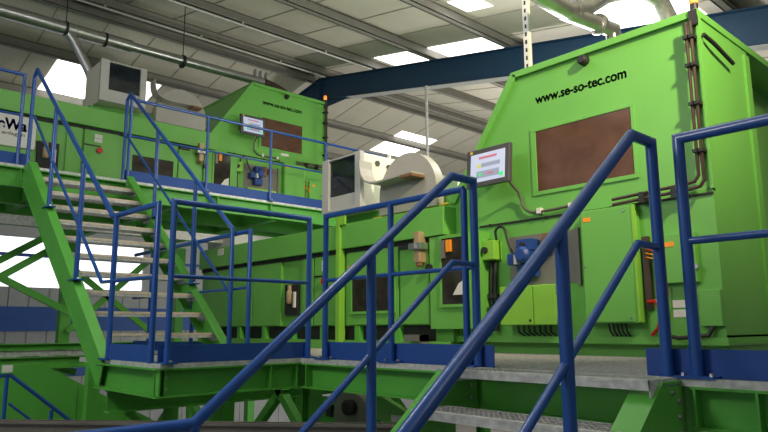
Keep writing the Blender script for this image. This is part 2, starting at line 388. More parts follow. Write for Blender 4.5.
    # panels of the infeed front
    for s0,s1 in ((-2.84,-2.19),(-3.3,-2.87),(-4.2,-3.33),(-4.85,-4.32),(-5.1,-4.88),(-6.3,-5.6),(-7.65,-6.33)):
        if s0 == -2.84: BI(MB().box(s0,s1,-.012,.16,.22,1.155),'front_panel','green',bevel=.003)
        else: BI(MB().box(s0,s1,.005,.04,.27,1.11),'front_panel','green',bevel=.003)
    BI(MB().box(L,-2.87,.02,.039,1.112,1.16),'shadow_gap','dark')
    if near: BI(MB().box(-4.34,-4.27,-.06,.03,.06,1.56),'post','lime',bevel=.004)
    if near: BI(MB().box(-4.27,-4.18,-.06,-.03,1.45,1.56),'post_plate','lime')
    def win(s0,s1,z0,z1,d):
        fr = MB(); e = .03
        for q in ((s0-e,s1+e,z1,z1+e),(s0-e,s1+e,z0-e,z0),(s0-e,s0,z0,z1),(s1,s1+e,z0,z1)): fr.box(q[0],q[1],d-.012,d+.03,q[2],q[3])
        f = BI(fr,'inspection_frame','green'); BI(MB().box(s0,s1,d-.004,d+.02,z0,z1),'inspection_pane','pane',p=f)
        return f
    f = win(-2.66,-2.34,.46,1.12,-.02)
    BI(MB().box(-2.58,-2.52,-.05,-.02,.98,1.1),'orange_switch','orange',p=f); BI(MB().box(-2.65,-2.6,-.05,-.02,.92,1.1),'relay','greyplate',p=f)
    BI(MB().prism([(-2.52,-.026,.55),(-2.36,-.026,.55),(-2.36,-.026,.7),(-2.44,-.026,.66)],(0,.002,0)),'paper_note','paper',p=f)
    win(-4.1,-3.4,.42,.83,0)
    # valve unit
    v = BI(MB().box(-2.98,-2.9,-.1,0,.9,1.22),'filter_valve','beige',bevel=.006); BI(MB().box(-3.03,-2.85,-.13,-.02,1.03,1.1).box(-2.96,-2.92,-.15,-.13,1.04,1.09),'valve_body','zinc',p=v,bevel=.005)
    BI(MB().lathe((-2.94,-.06,.85),(0,0,1),[(0,.02),(.02,.035),(.06,.035)],12),'drain_cup','bronze',p=v)
    BI(MB().lathe((-2.83,-.02,.84),(0,-1,0),[(0,.04),(.03,.04)],14),'knob','black',p=v)
    BI(MB().box(-3.3,-3.12,-.02,.03,1.07,1.11),'handle','black')
    # recessed filter box
    nb = BI(MB().box(-5.5,-5.2,.0,.036,.4,.8),'recess_panel','dark')
    BI(MB().lathe((-5.38,-.0,.55),(0,0,1),[(0,.03),(.02,.045),(.16,.045),(.17,.03),(.24,.03)],12),'air_filter','beige',p=nb,smooth=True)
    BI(MB().box(-5.28,-5.24,-.02,0,.5,.7),'gauge_tube','paper',p=nb)
    BI(MB().lathe((-4.62,.0,.8),(0,-1,0),[(0,.045),(.04,.045)],14),'red_switch','redp')
    BI(MB().box(-4.7,-4.58,.0,.004,1.0,1.06),'warning_label','paper'); BI(MB().box(-4.7,-4.58,.0,.004,.93,.99),'warning_label','paper')
    BI(MB().box(-4.85,-4.6,-.002,.004,.86,.88),'dark_slot','dark')
    BI(MB().box(-4.18,-4.13,-.004,.004,.88,.95),'sticker','orange')
    B(MB().box(-2.98,-2.72,-.26,-.17,.1,.165).box(-2.76,-2.72,-.26,-.17,.06,.165),'foot_bracket','greyplate')
    # cover and yellow sealing strip along the trough top
    b = MB(); b.prism([(-4.5,.12,1.46),(-4.5,.12,1.56),(-2.56,.12,1.66),(-2.48,.12,1.46)],(0,1.2,0)); B(b,'trough_cover','green')
    b = MB(); b.prism([(-3.75,.02,1.465),(-2.6,.02,1.48),(-2.6,.02,1.5),(-3.75,.02,1.485)],(0,.08,0)); B(b,'sealing_strip','yellow')
    B(MB().prism([(-2.66,.1,1.5),(-2.54,.1,1.53),(-2.5,.1,1.6)],(0,.02,0)),'slot','dark')
    if near:
        B(MB().box(-7.5,-6.75,-.1,.6,1.44,1.62),'hopper_box','greywhite'); B(MB().box(-7.0,-6.83,-.194,-.189,1.3,1.4),'label','paper')
    else:
        sg = B(MB().box(-6.5,-5.3,-.185,-.16,.63,1.08),'company_sign','paper')
        lettering('lettering','MeWa',.155,'logoblue',sg,face_text(-5.92,-.186,.87),width=.5,bold=.03,fat=.01)
        lettering('lettering','recycling anlagen',.05,'ink',sg,face_text(-6.1,-.186,.79),width=.66,bold=.01)
    return t
XA, YA = 4.92, 1.843
XB, YB, ZB = 7.736, 10.2, 2.12
machine((XA,YA,0), -math.pi/2, 'large green sorting machine on the near walkway, at right, with a lit touchscreen', True)
machine((XB,YB,ZB), 0, 'green sorting machine farther back on the upper deck, at left, above the stair', False)

def cabinet(loc, rotz, label):
    t = thing('control_cabinet', label, 'control cabinet', loc, rotz, 'white control cabinets on the infeeds')
    B = lambda mb, n, m, p=t, **k: mb.build(n, m, p, local=True, **k)
    # local origin: s=-4.11 , z=1.56
    B(MB().box(-.34,.34,.0,.68,.0,.66),'housing','white',bevel=.008)
    B(MB().box(.0,.3,.68,1.9,.25,.6),'cable_duct','white',bevel=.006)
    fr = MB()
    for q in ((-.36,-.23,0,.67),(.26,.36,0,.67),(-.23,.26,0,.04),(-.23,.26,.64,.66)): fr.box(q[0],q[1],-.06,0,q[2],q[3])
    f = B(fr,'door_frame','greywhite',bevel=.006)
    B(MB().box(-.23,.26,-.03,0,.2,.64),'glass_door','glass',p=f); B(MB().box(-.23,.26,-.035,0,.04,.2),'lower_panel','greywhite',p=f)
    for d,z in ((.22,.56),(.4,.54),(.34,.14)): B(MB().lathe((.34,d,z),(1,0,0),[(0,.035),(.012,.035),(.012,.022)],14),'cable_gland','black')
    for d in (.15,.24,.3): B(MB().lathe((.34,d,.05),(1,0,0),[(0,.016),(.03,.016)],10),'cable_gland','beige')
    B(MB().box(.3,.34,.42,.44,.66,.7),'lifting_lug','white')
    return t
cabinet((XA-.12,YA+4.11,1.58), -math.pi/2, 'white control cabinet with a dark glass door beside the drum, just above the middle railing')
cabinet((XB-4.11,YB-.12,ZB+1.58), 0, 'light grey control cabinet with a reflecting glass door on the far upper conveyor')
def drum(loc, rotz, label):
    t = thing('feed_drum', label, 'drum', loc, rotz, 'grey feed drums')
    B = lambda mb, n, m, p=t, **k: mb.build(n, m, p, local=True, **k)
    n = 40; R_ = .44
    pts = [(R_*math.cos(a),0,.12+R_*math.sin(a)) for a in [math.pi*k/n for k in range(n+1)]]+[(-R_,0,-.08),(R_,0,-.08)]
    B(MB().prism(pts,(0,.12,0)),'drum_guard','drum'); B(MB().box(-.3,.3,.12,.5,-.1,.3),'drum_body','greywhite')
    B(MB().lathe((0.0,.002,.32),(0,-1,0),[(0,.028),(.006,.028)],16),'shaft_hole','conduit')
    # bent deflector sheet in front of the drum
    cen = [(-.56,.56),(-.555,.47),(-.53,.38),(-.47,.31),(-.38,.275),(-.25,.262),(.27,.285)]
    up_ = [(x,z) for x,z in cen]; lo = [(x-.012 if i < 5 else x, z-.02) for i,(x,z) in enumerate(cen)]
    b = MB()
    for i in range(len(cen)-1):
        b.hexa([(lo[i][0],-.2,lo[i][1]),(lo[i+1][0],-.2,lo[i+1][1]),(lo[i+1][0],-.005,lo[i+1][1]),(lo[i][0],-.005,lo[i][1]),(up_[i][0],-.2,up_[i][1]),(up_[i+1][0],-.2,up_[i+1][1]),(up_[i+1][0],-.005,up_[i+1][1]),(up_[i][0],-.005,up_[i][1])])
    B(b,'deflector_sheet','drum')
    B(MB().box(.1,.28,-.2,-.0,.235,.262),'sheet_bracket','bronze')
    return t
drum((XA-.02,YA+3.16,1.56), -math.pi/2, 'grey feed drum with a bent deflector sheet, right of the white cabinet at picture centre')
drum((XB-3.06,YB-.02,ZB+1.56), 0, 'grey feed drum with curved sheet on the far upper conveyor beside the grey cabinet')

# ------------------------------------------------------------------ platforms
def grating(x0,x1,y0,y1,z,pitch=.034,along='x'):
    b = MB(); h = .03
    if along == 'x':       # bearing bars along x
        n = int((y1-y0)/pitch)
        for k in range(n+1): y = y0+(y1-y0)*k/n; b.box(x0,x1,y-.002,y+.002,z-h,z)
        n = int((x1-x0)/(pitch*1.1))
        for k in range(n+1): x = x0+(x1-x0)*k/n; b.box(x-.002,x+.002,y0,y1,z-.012,z-.001)
    b.box(x0,x1,y0-.004,y0,z-h-.005,z+.002); b.box(x0,x1,y1,y1+.004,z-h-.005,z+.002)
    b.box(x0-.004,x0,y0,y1,z-h-.005,z+.002); b.box(x1,x1+.004,y0,y1,z-h-.005,z+.002)
    return b
def channel(b, a, c, z0, z1, side, fl=.07, web=.008):
    """C-channel from a to c (xy), web on the line, flanges pointing to `side` (xy vector)."""
    a, c, sd = Vector((a[0],a[1],0)), Vector((c[0],c[1],0)), Vector((side[0],side[1],0))
    def bx(u0,u1,za,zb):
        p = [a+sd*u0, c+sd*u0, c+sd*u1, a+sd*u1]
        b.hexa([(q.x,q.y,za) for q in p]+[(q.x,q.y,zb) for q in p])
    bx(0,web,z0,z1); bx(0,fl,z0,z0+.012); bx(0,fl,z1-.012,z1)
EX = 3.1          # camera-side edge of the near walkway
# near walkway
wk = thing('walkway_platform','green framed walkway with galvanised grating along the near sorting machine','walkway',(4,1,0))
grating(EX+.0,XA+.02,-2.5,8.2,0).build('deck_grating','galv',wk)
for ya, yb, nm in ((2.62,4.36,0),(-2.5,1.34,1)):
    b = MB(); channel(b,(EX+.06,ya),(EX+.06,yb),-.225,-.035,(-1,0))
    eb = b.build('edge_channel','steelgreen',wk)
    ys = (1.32,1.06,.1,-.9,-1.9) if nm else (2.64,4.3)
    for y in ys: MB().box(EX-.01,EX+.055,y-.006,y+.006,-.213,-.047).build('stiffener','steelgreen',eb)
for y in (4.5,6.2,8.0): MB().box(EX+.06,XA+.1,y-.05,y+.05,-.25,-.04).build('cross_beam','steelgreen',wk)
MB().box(EX+.06,XA+.1,1.36,1.46,-.25,-.04).build('cross_beam','steelgreen',wk)
MB().box(EX+.06,XA+.1,2.56,2.62,-.25,-.04).build('cross_beam','steelgreen',wk)
b = MB(); channel(b,(EX+.02,1.46),(EX+.02,2.56),-.24,-.04,(-1,0),.05); b.build('header_channel','steelgreen',wk)
for x,y in ((EX+.2,4.5),(EX+.2,5.9),(EX+.2,7.1),(XA,4.5),(XA,7.0),(XA+1.4,5.2)):
    b = MB(); b.box(x-.06,x+.06,y-.06,y-.048,FLOOR,-.25); b.box(x-.06,x+.06,y+.048,y+.06,FLOOR,-.25); b.box(x-.005,x+.005,y-.05,y+.05,FLOOR,-.25); b.box(x-.09,x+.09,y-.09,y+.09,FLOOR,FLOOR+.015)
    b.build('column','steelgreen',wk)
for a,c in (((EX+.2,4.9,-.26),(EX+.2,5.85,-1.1)),((EX+.2,6.9,-.26),(EX+.2,5.95,-1.1)),((EX+.2,5.0,-.26),(EX+.2,4.25,-.95)),((EX+.9,4.2,-.26),(EX+.2,4.2,-.9)),((XA,5.5,-.26),(XA,4.5,-1.2))):
    MB().bar(a,c,.07,.07).build('brace','steelgreen',wk)
# landing below the far stair
LX, LY, LE = 1.93, 4.38, 5.45
ld = thing('landing_platform','green channel-framed grating landing at the foot of the far stair','landing',(2.5,5,0))
grating(LX+.02,EX,LY+.0,6.0,0).build('deck_grating','galv',ld)
b = MB(); channel(b,(LX+.06,LY),(LX+.06,LE+.1),-.225,-.03,(-1,0)); b.build('edge_channel','steelgreen',ld)
b = MB(); channel(b,(LX,LY+.06),(EX+.06,LY+.06),-.225,-.03,(0,-1)); ec = b.build('edge_channel','steelgreen',ld)
for x in (LX+.01,2.82,EX-.04): MB().box(x,x+.01,LY-.005,LY+.055,-.213,-.042).build('stiffener','steelgreen',ec)
for x,z in ((2.01,-.09),(2.01,-.17)): MB().lathe((x,LY+.053,z),(0,-1,0),[(0,.014),(.012,.012)],8).build('bolt','zinc',ec)
b = MB(); b.box(LX+.05,EX+1.4,5.4,5.41,-.4,-.24); b.box(LX+.05,EX+1.4,5.35,5.46,-.41,-.398); b.box(LX+.05,EX+1.4,5.35,5.46,-.25,-.238); b.build('support_beam','steelgreen',ld)
for x,y in ((2.2,6.4),(2.9,5.4)): MB().box(x-.05,x+.05,y-.05,y+.05,FLOOR,-.41 if y < 6 else -.05).build('column','steelgreen',ld)
for a,c in (((2.15,5.4,-.42),(2.75,5.4,-1.0)),((2.5,5.4,-.42),(2.15,5.4,-.9))): MB().bar(a,c,.05,.05).build('brace','steelgreen',ld)
# upper deck
UY = 8.33
ud = thing('upper_platform','green upper deck platform in front of the far sorting machine','platform',(4,9,ZB))
grating(-2.,7.9,UY,YB+.1,ZB,.05).build('deck_grating','galv',ud)
b = MB(); channel(b,(-2.,UY+.06),(8.0,UY+.06),ZB-.26,ZB-.03,(0,-1)); ec = b.build('edge_channel','steelgreen',ud)
for x in (1.9,3.12,4.3,4.42,5.3,6.9): MB().box(x,x+.012,UY-.005,UY+.055,ZB-.248,ZB-.042).build('stiffener','steelgreen',ec)
for y in (9.3,10.15): MB().box(-2.,8.,y-.05,y+.05,ZB-.3,ZB-.04).build('cross_beam','steelgreen',ud)
for x in (-1.,.6,2.2,3.8,5.4,7.): MB().box(x-.05,x+.05,UY+.06,13.,ZB-.28,ZB-.05).build('joist','steelgreen',ud)
MB().box(-2.,8.,10.2,13.,ZB-.06,ZB-.01).build('floor_plate','steelgreen',ud)
for x,y in ((1.2,9.8),(3.35,11.2),(5.9,12.6),(7.6,8.6),(2.2,12.6),(7.6,12.6)): MB().box(x-.08,x+.08,y-.08,y+.08,FLOOR,ZB-.28).build('column','steelgreen',ud)
for a,c in (((1.2,9.7,1.35),(3.3,9.7,.3)),((1.2,9.75,.3),(3.3,9.75,1.75)),((1.2,9.8,.55),(3.3,9.8,1.95)),((1.2,9.7,.4),(3.1,9.7,-.35)),((3.35,11.,.2),(4.6,11.,1.4)),((3.35,11.,1.2),(4.8,11.,.1))):
    MB().bar(a,c,.06,.09).build('brace','steelgreen',ud)
b = MB(); b.box(-1,7.9,UY+.55,UY+.6,1.5,1.62); tag(b.build('cable_tray','galv',ud),'pale cable tray')

# ------------------------------------------------------------------ stairs
def tread(parent, x0,x1,y0,y1,z,along,nose):
    """grating tread, nose: side holding the nosing ('-x' or '-y')"""
    g = grating(x0,x1,y0,y1,z,.032).build('tread','galv',parent)
    if nose == '-y': b = MB().box(x0,x1,y0-.008,y0+.03,z-.016,z+.006)
    else: b = MB().box(x0-.008,x0+.03,y0,y1,z-.012,z+.005)
    b.build('nosing','tan' if nose == '-y' else 'galv',g)
    e = MB()
    if nose == '-y': e.box(x0-.005,x0,y0,y1,z-.07,z); e.box(x1,x1+.005,y0,y1,z-.07,z); e.box(x0,x1,y0-.005,y0,z-.04,z-.004)
    else: e.box(x0,x1,y0-.005,y0,z-.07,z); e.box(x0,x1,y1,y1+.005,z-.07,z); e.box(x0-.005,x0,y0,y1,z-.04,z-.004)
    e.build('end_plate','galv',g)
# far stair: rises along +y
SX0, SX1 = 1.93, 3.125
fs = thing('staircase','green stringer stair with grating treads climbing to the upper deck, at left','staircase',(2.5,5.5,0),0,'grating staircases')
k = .795
def stringer_y(x0,x1,flx0,flx1,nm):
    yb, yt = LE-.0, 8.0
    zz = lambda y: .01+(y-5.45)*k
    b = MB()
    # web
    b.prism([(x0,yb+.02,-.225),(x0,5.40,-.03),(x0,8.1,zz(8.1)+.0),(x0,8.33,zz(8.1)),(x0,8.33,zz(8.1)-.24),(x0,yb+.05,-.225)],(x1-x0,0,0))
    b.bar((( flx0+flx1)/2,5.45,.004),((flx0+flx1)/2,8.12,zz(8.12)-.006),flx1-flx0,.012,(0,-k,1))
    b.bar(((flx0+flx1)/2,5.5,-.2),((flx0+flx1)/2,8.33,zz(8.12)-.22),flx1-flx0,.012,(0,-k,1))
    o = b.build('stringer','steelgreen',fs)
    for y,z in ((8.28,1.95),(8.28,2.05),(8.28,1.85)): MB().lathe((x0,y,z),(-1,0,0),[(0,.015),(.012,.012)],8).build('bolt','zinc',o)
stringer_y(SX0,SX0+.008,SX0-.005,SX0+.085,0)
stringer_y(SX1-.008,SX1,SX1-.085,SX1+.005,1)
for i in range(1,11):
    z = i*.193; y0 = 5.45+z/k+.07
    tread(fs,SX0+.012,SX1-.012,y0,y0+.24,z,'x','-y')
# near stair: rises along +x
NY0, NY1 = 1.38, 2.62
BOT = -1.35
k = .8
ns = thing('staircase','near stair with galvanised grating treads between two blue handrails, in the foreground','staircase',(2.5,2,-.5),0,'grating staircases')
def stringer_x(y0,y1,fy0,fy1):
    xb = 1.35
    zz = lambda x: (x-2.92)*k
    b = MB()
    b.prism([(xb,y0,zz(xb)),(2.89,y0,-.03),(3.13,y0,-.03),(3.13,y0,-.3),(2.9,y0,-.3),(xb,y0,zz(xb)-.28)],(0,y1-y0,0))
    b.bar((xb,(fy0+fy1)/2,zz(xb)),(2.91,(fy0+fy1)/2,-.016),fy1-fy0,.012,(-k,0,1))
    b.box(2.91,3.14,fy0,fy1,-.022,-.01)
    b.bar((xb,(fy0+fy1)/2,zz(xb)-.28),(2.86,(fy0+fy1)/2,-.295),fy1-fy0,.012,(-k,0,1))
    o = b.build('stringer','steelgreen',ns)
    for x,z in ((3.06,-.1),(3.06,-.17),(3.06,-.24),(3.0,-.06)): MB().lathe((x,y0,z),(0,-1,0),[(0,.014),(.012,.011)],8).build('bolt','zinc',o)
stringer_x(NY0,NY0+.008,NY0-.005,NY0+.125)
stringer_x(NY1-.008,NY1,NY1-.01,NY1+.1)
for i in range(0,6):
    x0 = 2.82-i*.25; z = -i*.2
    tread(ns,x0,x0+(.27 if i else .28),NY0+.015,NY1-.015,z,'y','-x')
# bottom landing that the near stair starts from
bl = thing('bottom_landing','dark grating landing at the foot of the near stair','landing',(0,1.5,BOT))
grating(-2.5,1.45,-1.,3.,BOT,.05).build('deck_grating','galv',bl)
MB().box(-2.5,1.45,-1.,3.,BOT-.25,BOT-.05).build('support_frame','steelgreen',bl)
for x,y in ((-2.4,-.9),(-2.4,2.9),(1.35,-.9),(1.35,2.9)): MB().box(x-.05,x+.05,y-.05,y+.05,FLOOR,BOT-.25).build('leg','steelgreen',bl)

# ------------------------------------------------------------------ railings
def base_plate(p, post, w=.09):
    x,y,z = p
    o = MB().box(x-w/2,x+w/2,y-w,y+w,z,z+.012).build('base_plate','blue',post)
    for s in (-1,1): MB().lathe((x,y+s*w*.7,z+.012),(0,0,1),[(0,.012),(.012,.01)],6).build('bolt','zinc',post)
def railing(label, group, rails, mids, posts, toes=(), r=.024, name='guard_railing', cat='railing', plates=True, rp=None):
    p0 = posts[0][0]
    t = thing(name, label, cat, p0, 0, group)
    for q in rails: MB().tube(q,r,14).build('top_rail','blue',t,smooth=True)
    for q in mids: MB().tube(q,r*.68,12).build('mid_rail','blue',t,smooth=True)
    for a,b_ in posts:
        o = MB().tube([a,b_],rp or r,14).build('post','blue',t,smooth=True)
        if plates: base_plate(a,o)
    for a,b_,h in toes:
        a, b_ = Vector(a), Vector(b_)
        MB().bar(a+Vector((0,0,h/2)),b_+Vector((0,0,h/2)),.006,h).build('toe_board','bluematte',t)
    return t
G1 = 'blue guard railings'; G2 = 'blue stair handrails'
H = 1.13
# right: along the walkway edge towards the camera
railing('dark blue guard railing at the right edge, beside the near stair top',G1,
 [[(3.13,1.315,0),(3.13,1.315,H),(3.13,-2.,H)]],[[(3.13,1.315,.63),(3.13,-2.,.63)]],
 [((3.13,.1,0),(3.13,.1,H)),((3.13,-1.1,0),(3.13,-1.1,H))],[((3.17,1.57,.0),(3.17,-2.,.0),.13)],r=.027)
base_plate((3.13,1.315,0),bpy.data.objects['guard_railing'])
# middle: along the walkway edge
railing('blue guard railing in the middle, from the near stair to the landing corner',G1,
 [[(3.13,4.11,0),(3.13,4.11,H-.02),(3.13,2.68,H-.03)]],[[(3.13,4.11,.6),(3.13,2.62,.6)]],
 [((3.13,3.36,0),(3.13,3.36,H-.02)),((3.13,2.68,0),(3.13,2.68,H-.03)),((3.13,4.1,0),(3.13,4.1,.1))],[((3.16,4.15,0),(3.16,2.5,0),.13)],r=.022)
# landing front
railing('blue guard railing across the front of the landing below the far stair',G1,
 [[(2.0,4.4,0),(2.0,4.4,H),(3.18,4.4,H),(3.18,4.4,0)]],[[(2.0,4.4,.6),(3.18,4.4,.6)]],
 [((2.0,4.41,0),(2.0,4.41,.1)),((3.18,4.41,0),(3.18,4.41,.1))],[((1.95,4.44,0),(3.2,4.44,0),.125)],r=.022)
# far stair, left handrail with its short run on the landing
hl = lambda y: 1.165+(y-5.47)*.768
XL, XR = 1.955, 3.085
railing('blue handrail on the left side of the far stair, ending in a short landing rail',G2,
 [[(XL,8.3,2.13),(XL,8.3,3.2),(XL,8.2,3.262),(XL,5.45,1.15),(XL,4.56,1.13),(XL,4.56,0)]],
 [[(XL,8.3,2.72),(XL,8.17,2.68),(XL,5.62,.62),(XL,4.56,.6)]],
 [((XL,5.37,0),(XL,5.37,1.14)),((XL,7.3,1.48),(XL,7.3,hl(7.3))),((XL,6.28,.67),(XL,6.28,hl(6.28)))],
 [((1.95,4.55,0),(1.95,5.4,0),.125)],r=.022,name='stair_handrail',cat='handrail')
railing('blue handrail on the right side of the far stair, behind the landing railing',G2,
 [[(XR,8.36,2.13),(XR,8.36,3.2),(XR,8.25,3.25),(XR,5.5,1.165),(XR,5.5,0)]],
 [[(XR,8.36,2.7),(XR,8.25,2.66),(XR,5.5,.55)]],
 [((XR,7.33,1.5),(XR,7.33,2.55)),((XR,6.3,.68),(XR,6.3,1.77))],[],r=.022,name='stair_handrail',cat='handrail')
# near stair handrails
hn = lambda x: 1.14-(2.92-x)*.802
def stair_rail(y,label,r):
    xe = 1.31
    railing(label,G2,[[(3.13,y,0),(3.13,y,1.14),(2.93,y,1.14),(xe,y,hn(xe)),(-.3,y+.7,hn(xe)-.12)]],
      [[(3.13,y,.615),(2.92,y,.615),(1.2,y,.615-1.72*.802)]],
      [((2.28,y,-.6),(2.28,y,hn(2.28))),((xe,y,BOT),(xe,y,hn(xe)))],[],r=r,name='stair_handrail',cat='handrail')
stair_rail(1.45,'thick blue handrail on the right of the near stair, crossing in front of the machine',.0275)
stair_rail(2.6,'thick blue handrail on the left of the near stair, reaching down to the lower left',.0255)
# walkway continues behind the far stair
railing('blue guard railing on the walkway behind the far stair and landing railing',G1,
 [[(3.13,5.25,0),(3.13,5.25,1.12),(3.13,7.9,1.12)]],[[(3.13,5.25,.6),(3.13,7.9,.6)]],
 [((3.13,6.35,0),(3.13,6.35,1.12)),((3.13,7.4,0),(3.13,7.4,1.12))],[((3.16,5.1,0),(3.16,7.9,0),.1)],r=.021)
# upper deck
Z = ZB
railing('blue guard railing along the upper deck in front of the far machine',G1,
 [[(3.14,8.35,Z),(3.14,8.35,Z+1.1),(7.7,8.35,Z+1.1)]],[[(3.14,8.35,Z+.6),(7.7,8.35,Z+.6)]],
 [((4.24,8.35,Z),(4.24,8.35,Z+1.1)),((5.29,8.35,Z),(5.29,8.35,Z+1.1)),((6.34,8.35,Z),(6.34,8.35,Z+1.1)),((7.4,8.35,Z),(7.4,8.35,Z+1.1))],
 [((3.1,8.38,Z),(7.8,8.38,Z),.15)],r=.02)
railing('short blue guard railing on the upper deck before the white company sign',G1,
 [[(1.86,8.35,Z),(1.86,8.35,Z+1.1),(-1.8,8.35,Z+1.1)]],[[(1.86,8.35,Z+.6),(-1.8,8.35,Z+.6)]],
 [((.7,8.35,Z),(.7,8.35,Z+1.1)),((-.5,8.35,Z),(-.5,8.35,Z+1.1))],[((2.0,8.38,Z),(-1.8,8.38,Z),.15)],r=.02)

# ------------------------------------------------------------------ ducts, rods
PY = 10.95
dp = thing('dust_pipe','galvanised round dust pipe hanging below the roof at upper left','pipe',(3,PY,5))
MB().tube([(-3,PY,5.07),(4.05,PY,5.09)],.11,20).build('pipe','zinc',dp,smooth=True)
MB().tube([(4.05,PY,5.09),(6.72,PY,5.12)],.085,20).build('pipe','zinc',dp,smooth=True)
MB().tube([(2.98,PY,5.05),(3.1,PY,4.93),(3.36,PY-.05,4.45),(3.45,PY-.05,4.24)],.075,16).build('branch_pipe','zinc',dp,smooth=True)
for x in (2.97,3.6,5.0): MB().lathe((x-.02,PY,5.083),(1,0,0),[(0,.122),(.04,.122)],20).build('collar','black',dp)
for x in (.5,2.97,5.0): MB().tube([(x,PY,5.1),(x,PY,roof(PY,CE))],.008,6).build('hanger','black',dp)
fh = thing('extraction_hose','dark extraction hose on top of the far sorting machine','hose',(6.7,10.95,4.73))
pts = [(6.75+.1*i,10.95,5.12-.0045*i*i) for i in range(10)]
MB().tube(pts,.08,14).build('hose','conduit',fh,smooth=True)
for x in (6.6,6.72,6.85): MB().lathe((x-.1,10.9,5.18),(0,0,1),[(0,.04),(.1,.04),(.14,.02)],10).build('fitting','zinc',fh)
# ducts on the near machine (top z=2.6)
dk = thing('extraction_duct','shiny jointed extraction duct above the near sorting machine','duct',(5.4,3.1,2.6))
MB().tube([(6.02,3.05,2.58),(5.95,3.06,3.2),(5.12,3.12,3.15)],.075,18).build('elbow_pipe','zinc',dk,smooth=True)
MB().tube([(4.3,3.1,3.25),(4.75,3.1,3.16),(5.15,3.1,3.16),(5.5,3.1,3.3),(5.95,3.1,3.6),(6.3,3.1,3.84)],.085,20).build('cross_pipe','zinc',dk,smooth=True)
MB().tube([(6.2,3.1,3.8),(6.55,3.0,3.86),(6.8,2.95,3.8),(6.94,2.9,3.55),(6.98,2.9,2.58)],.1,20).build('bend','galv',dk,smooth=True)
for p,d_ in (((5.3,3.1,3.22),(1,0,.4)),((6.02,3.05,2.68),(0,0,1)),((5.7,3.08,3.19),(1,0,.08))): MB().lathe(p,d_,[(-.02,.105),(.02,.105)],20).build('collar','zinc',dk)
sp = thing('perforated_strut','white perforated hanger strut rising from the near machine to the roof','strut',(5.0,3.44,2.6))
b = MB(); x, y = 4.99, 3.44
b.box(x-.004,x,y-.03,y+.03,2.6,roof(y,CE)); b.box(x,x+.04,y-.03,y-.026,2.6,roof(y,CE)); b.box(x,x+.04,y+.026,y+.03,2.6,roof(y,CE))
b.build('profile','paper',sp)
b = MB()
for i in range(26): b.box(x-.006,x-.003,y-.01,y+.01,2.65+i*.08,2.69+i*.08)
b.build('slots','dark',sp)
for i,(y,lb) in enumerate(((RID_Y-.4,'thin pale conduit clipped under the ridge purlin'),(RID_Y-2.12,'thin pale conduit clipped under the purlin next to the ridge'))):
    z = roof(y)-.03
    rc = thing('roof_conduit',lb,'conduit',(4,y,z),0,'roof conduits')
    MB().tube([(-2,y,z),(9.3,y,z)],.016,8).build('tube','paper',rc,smooth=True)
    for x in range(0,9,2): MB().box(x-.02,x+.02,y-.022,y+.022,z,roof(y)+.03).build('clip','galv',rc)
rd = thing('hanging_conduit','thin grey vertical conduit below the blue rafter','conduit',(9.4,8.98,5.1))
MB().tube([(9.4,8.98,roof(8.98,-.56)),(9.4,8.98,.5)],.03,10).build('tube','galv',rd,smooth=True)
MB().box(9.34,9.46,8.92,9.04,roof(8.98,-.6),roof(8.98,-.57)).build('clamp','galv',rd)

# ------------------------------------------------------------------ lower-level equipment
sc_ = thing('sloping_conveyor','green sloping belt conveyor descending below the far stair at lower left','conveyor',(2.2,7.5,-1))
def slope(x): return -.1-max(0,x-2.0)*.55
b = MB(); b.prism([(-.5,7.3,-.1),(2.,7.3,-.1),(5.,7.3,slope(5.)),(5.,7.3,slope(5.)-.7),(1.6,7.3,-.9),(-.5,7.3,-.9)],(0,.06,0)); sp_ = b.build('side_panel','steelgreen',sc_)
for x in (1.0,2.35,3.4): MB().box(x-.012,x+.012,7.285,7.3,slope(x)-.85,slope(x)-.05).build('stiffener','steelgreen',sp_)
MB().hexa([(-.5,7.36,slope(-.5)-.3),(5.,7.36,slope(5.)-.3),(5.,8.1,slope(5.)-.3),(-.5,8.1,slope(-.5)-.3),(-.5,7.36,slope(-.5)-.25),(5.,7.36,slope(5.)-.25),(5.,8.1,slope(5.)-.25),(-.5,8.1,slope(-.5)-.25)]).build('belt','black',sc_)
for x in (.2,3.8): MB().box(x-.05,x+.05,7.4,7.5,FLOOR,slope(x)-.6).build('leg','steelgreen',sc_)
def lo(x): return -.155-(x-1.5)*.80
railing('small blue stair handrail with white label in front of the green sloping conveyor',G2,
 [[(.4,6.5,-.15),(1.55,6.5,-.155),(3.0,6.5,lo(3.0))]],[[(1.55,6.5,-.39),(3.0,6.5,lo(3.0)-.24)]],
 [((1.52,6.5,-1.2),(1.52,6.5,-.16)),((1.9,6.5,lo(1.9)-.9),(1.9,6.5,lo(1.9))),((2.05,6.5,lo(2.05)-.9),(2.05,6.5,lo(2.05)))],[],r=.017,name='stair_handrail',cat='handrail',plates=False)
tag(MB().box(1.47,1.55,6.46,6.475,-.125,-.065).build('label_plate','paper',[o for o in bpy.data.objects if o.get('label','').startswith('small blue')][0]),'white label plate')
ls = thing('lower_stair','dark lower stair flight descending beside the sloping conveyor','staircase',(1.8,6.7,-1.4))
for i in range(6): MB().box(1.35+i*.25,1.62+i*.25,6.52,7.2,-1.15-i*.2,-1.11-i*.2).build('tread','galv',ls)
for y in (6.52,7.2): MB().bar((1.2,y,-1.05),(3.,y,-2.49),.01,.2).build('stringer','steelgreen',ls)
MB().box(-.6,1.35,6.5,7.2,-1.2,-1.11).build('top_deck','galv',ls)
for x in (-.5,1.2): MB().box(x,x+.08,6.6,6.68,FLOOR,-1.2).build('leg','steelgreen',ls)
lp = thing('lower_platform','dark green lower platform edge with grating behind the far stair','platform',(2,9.4,0))
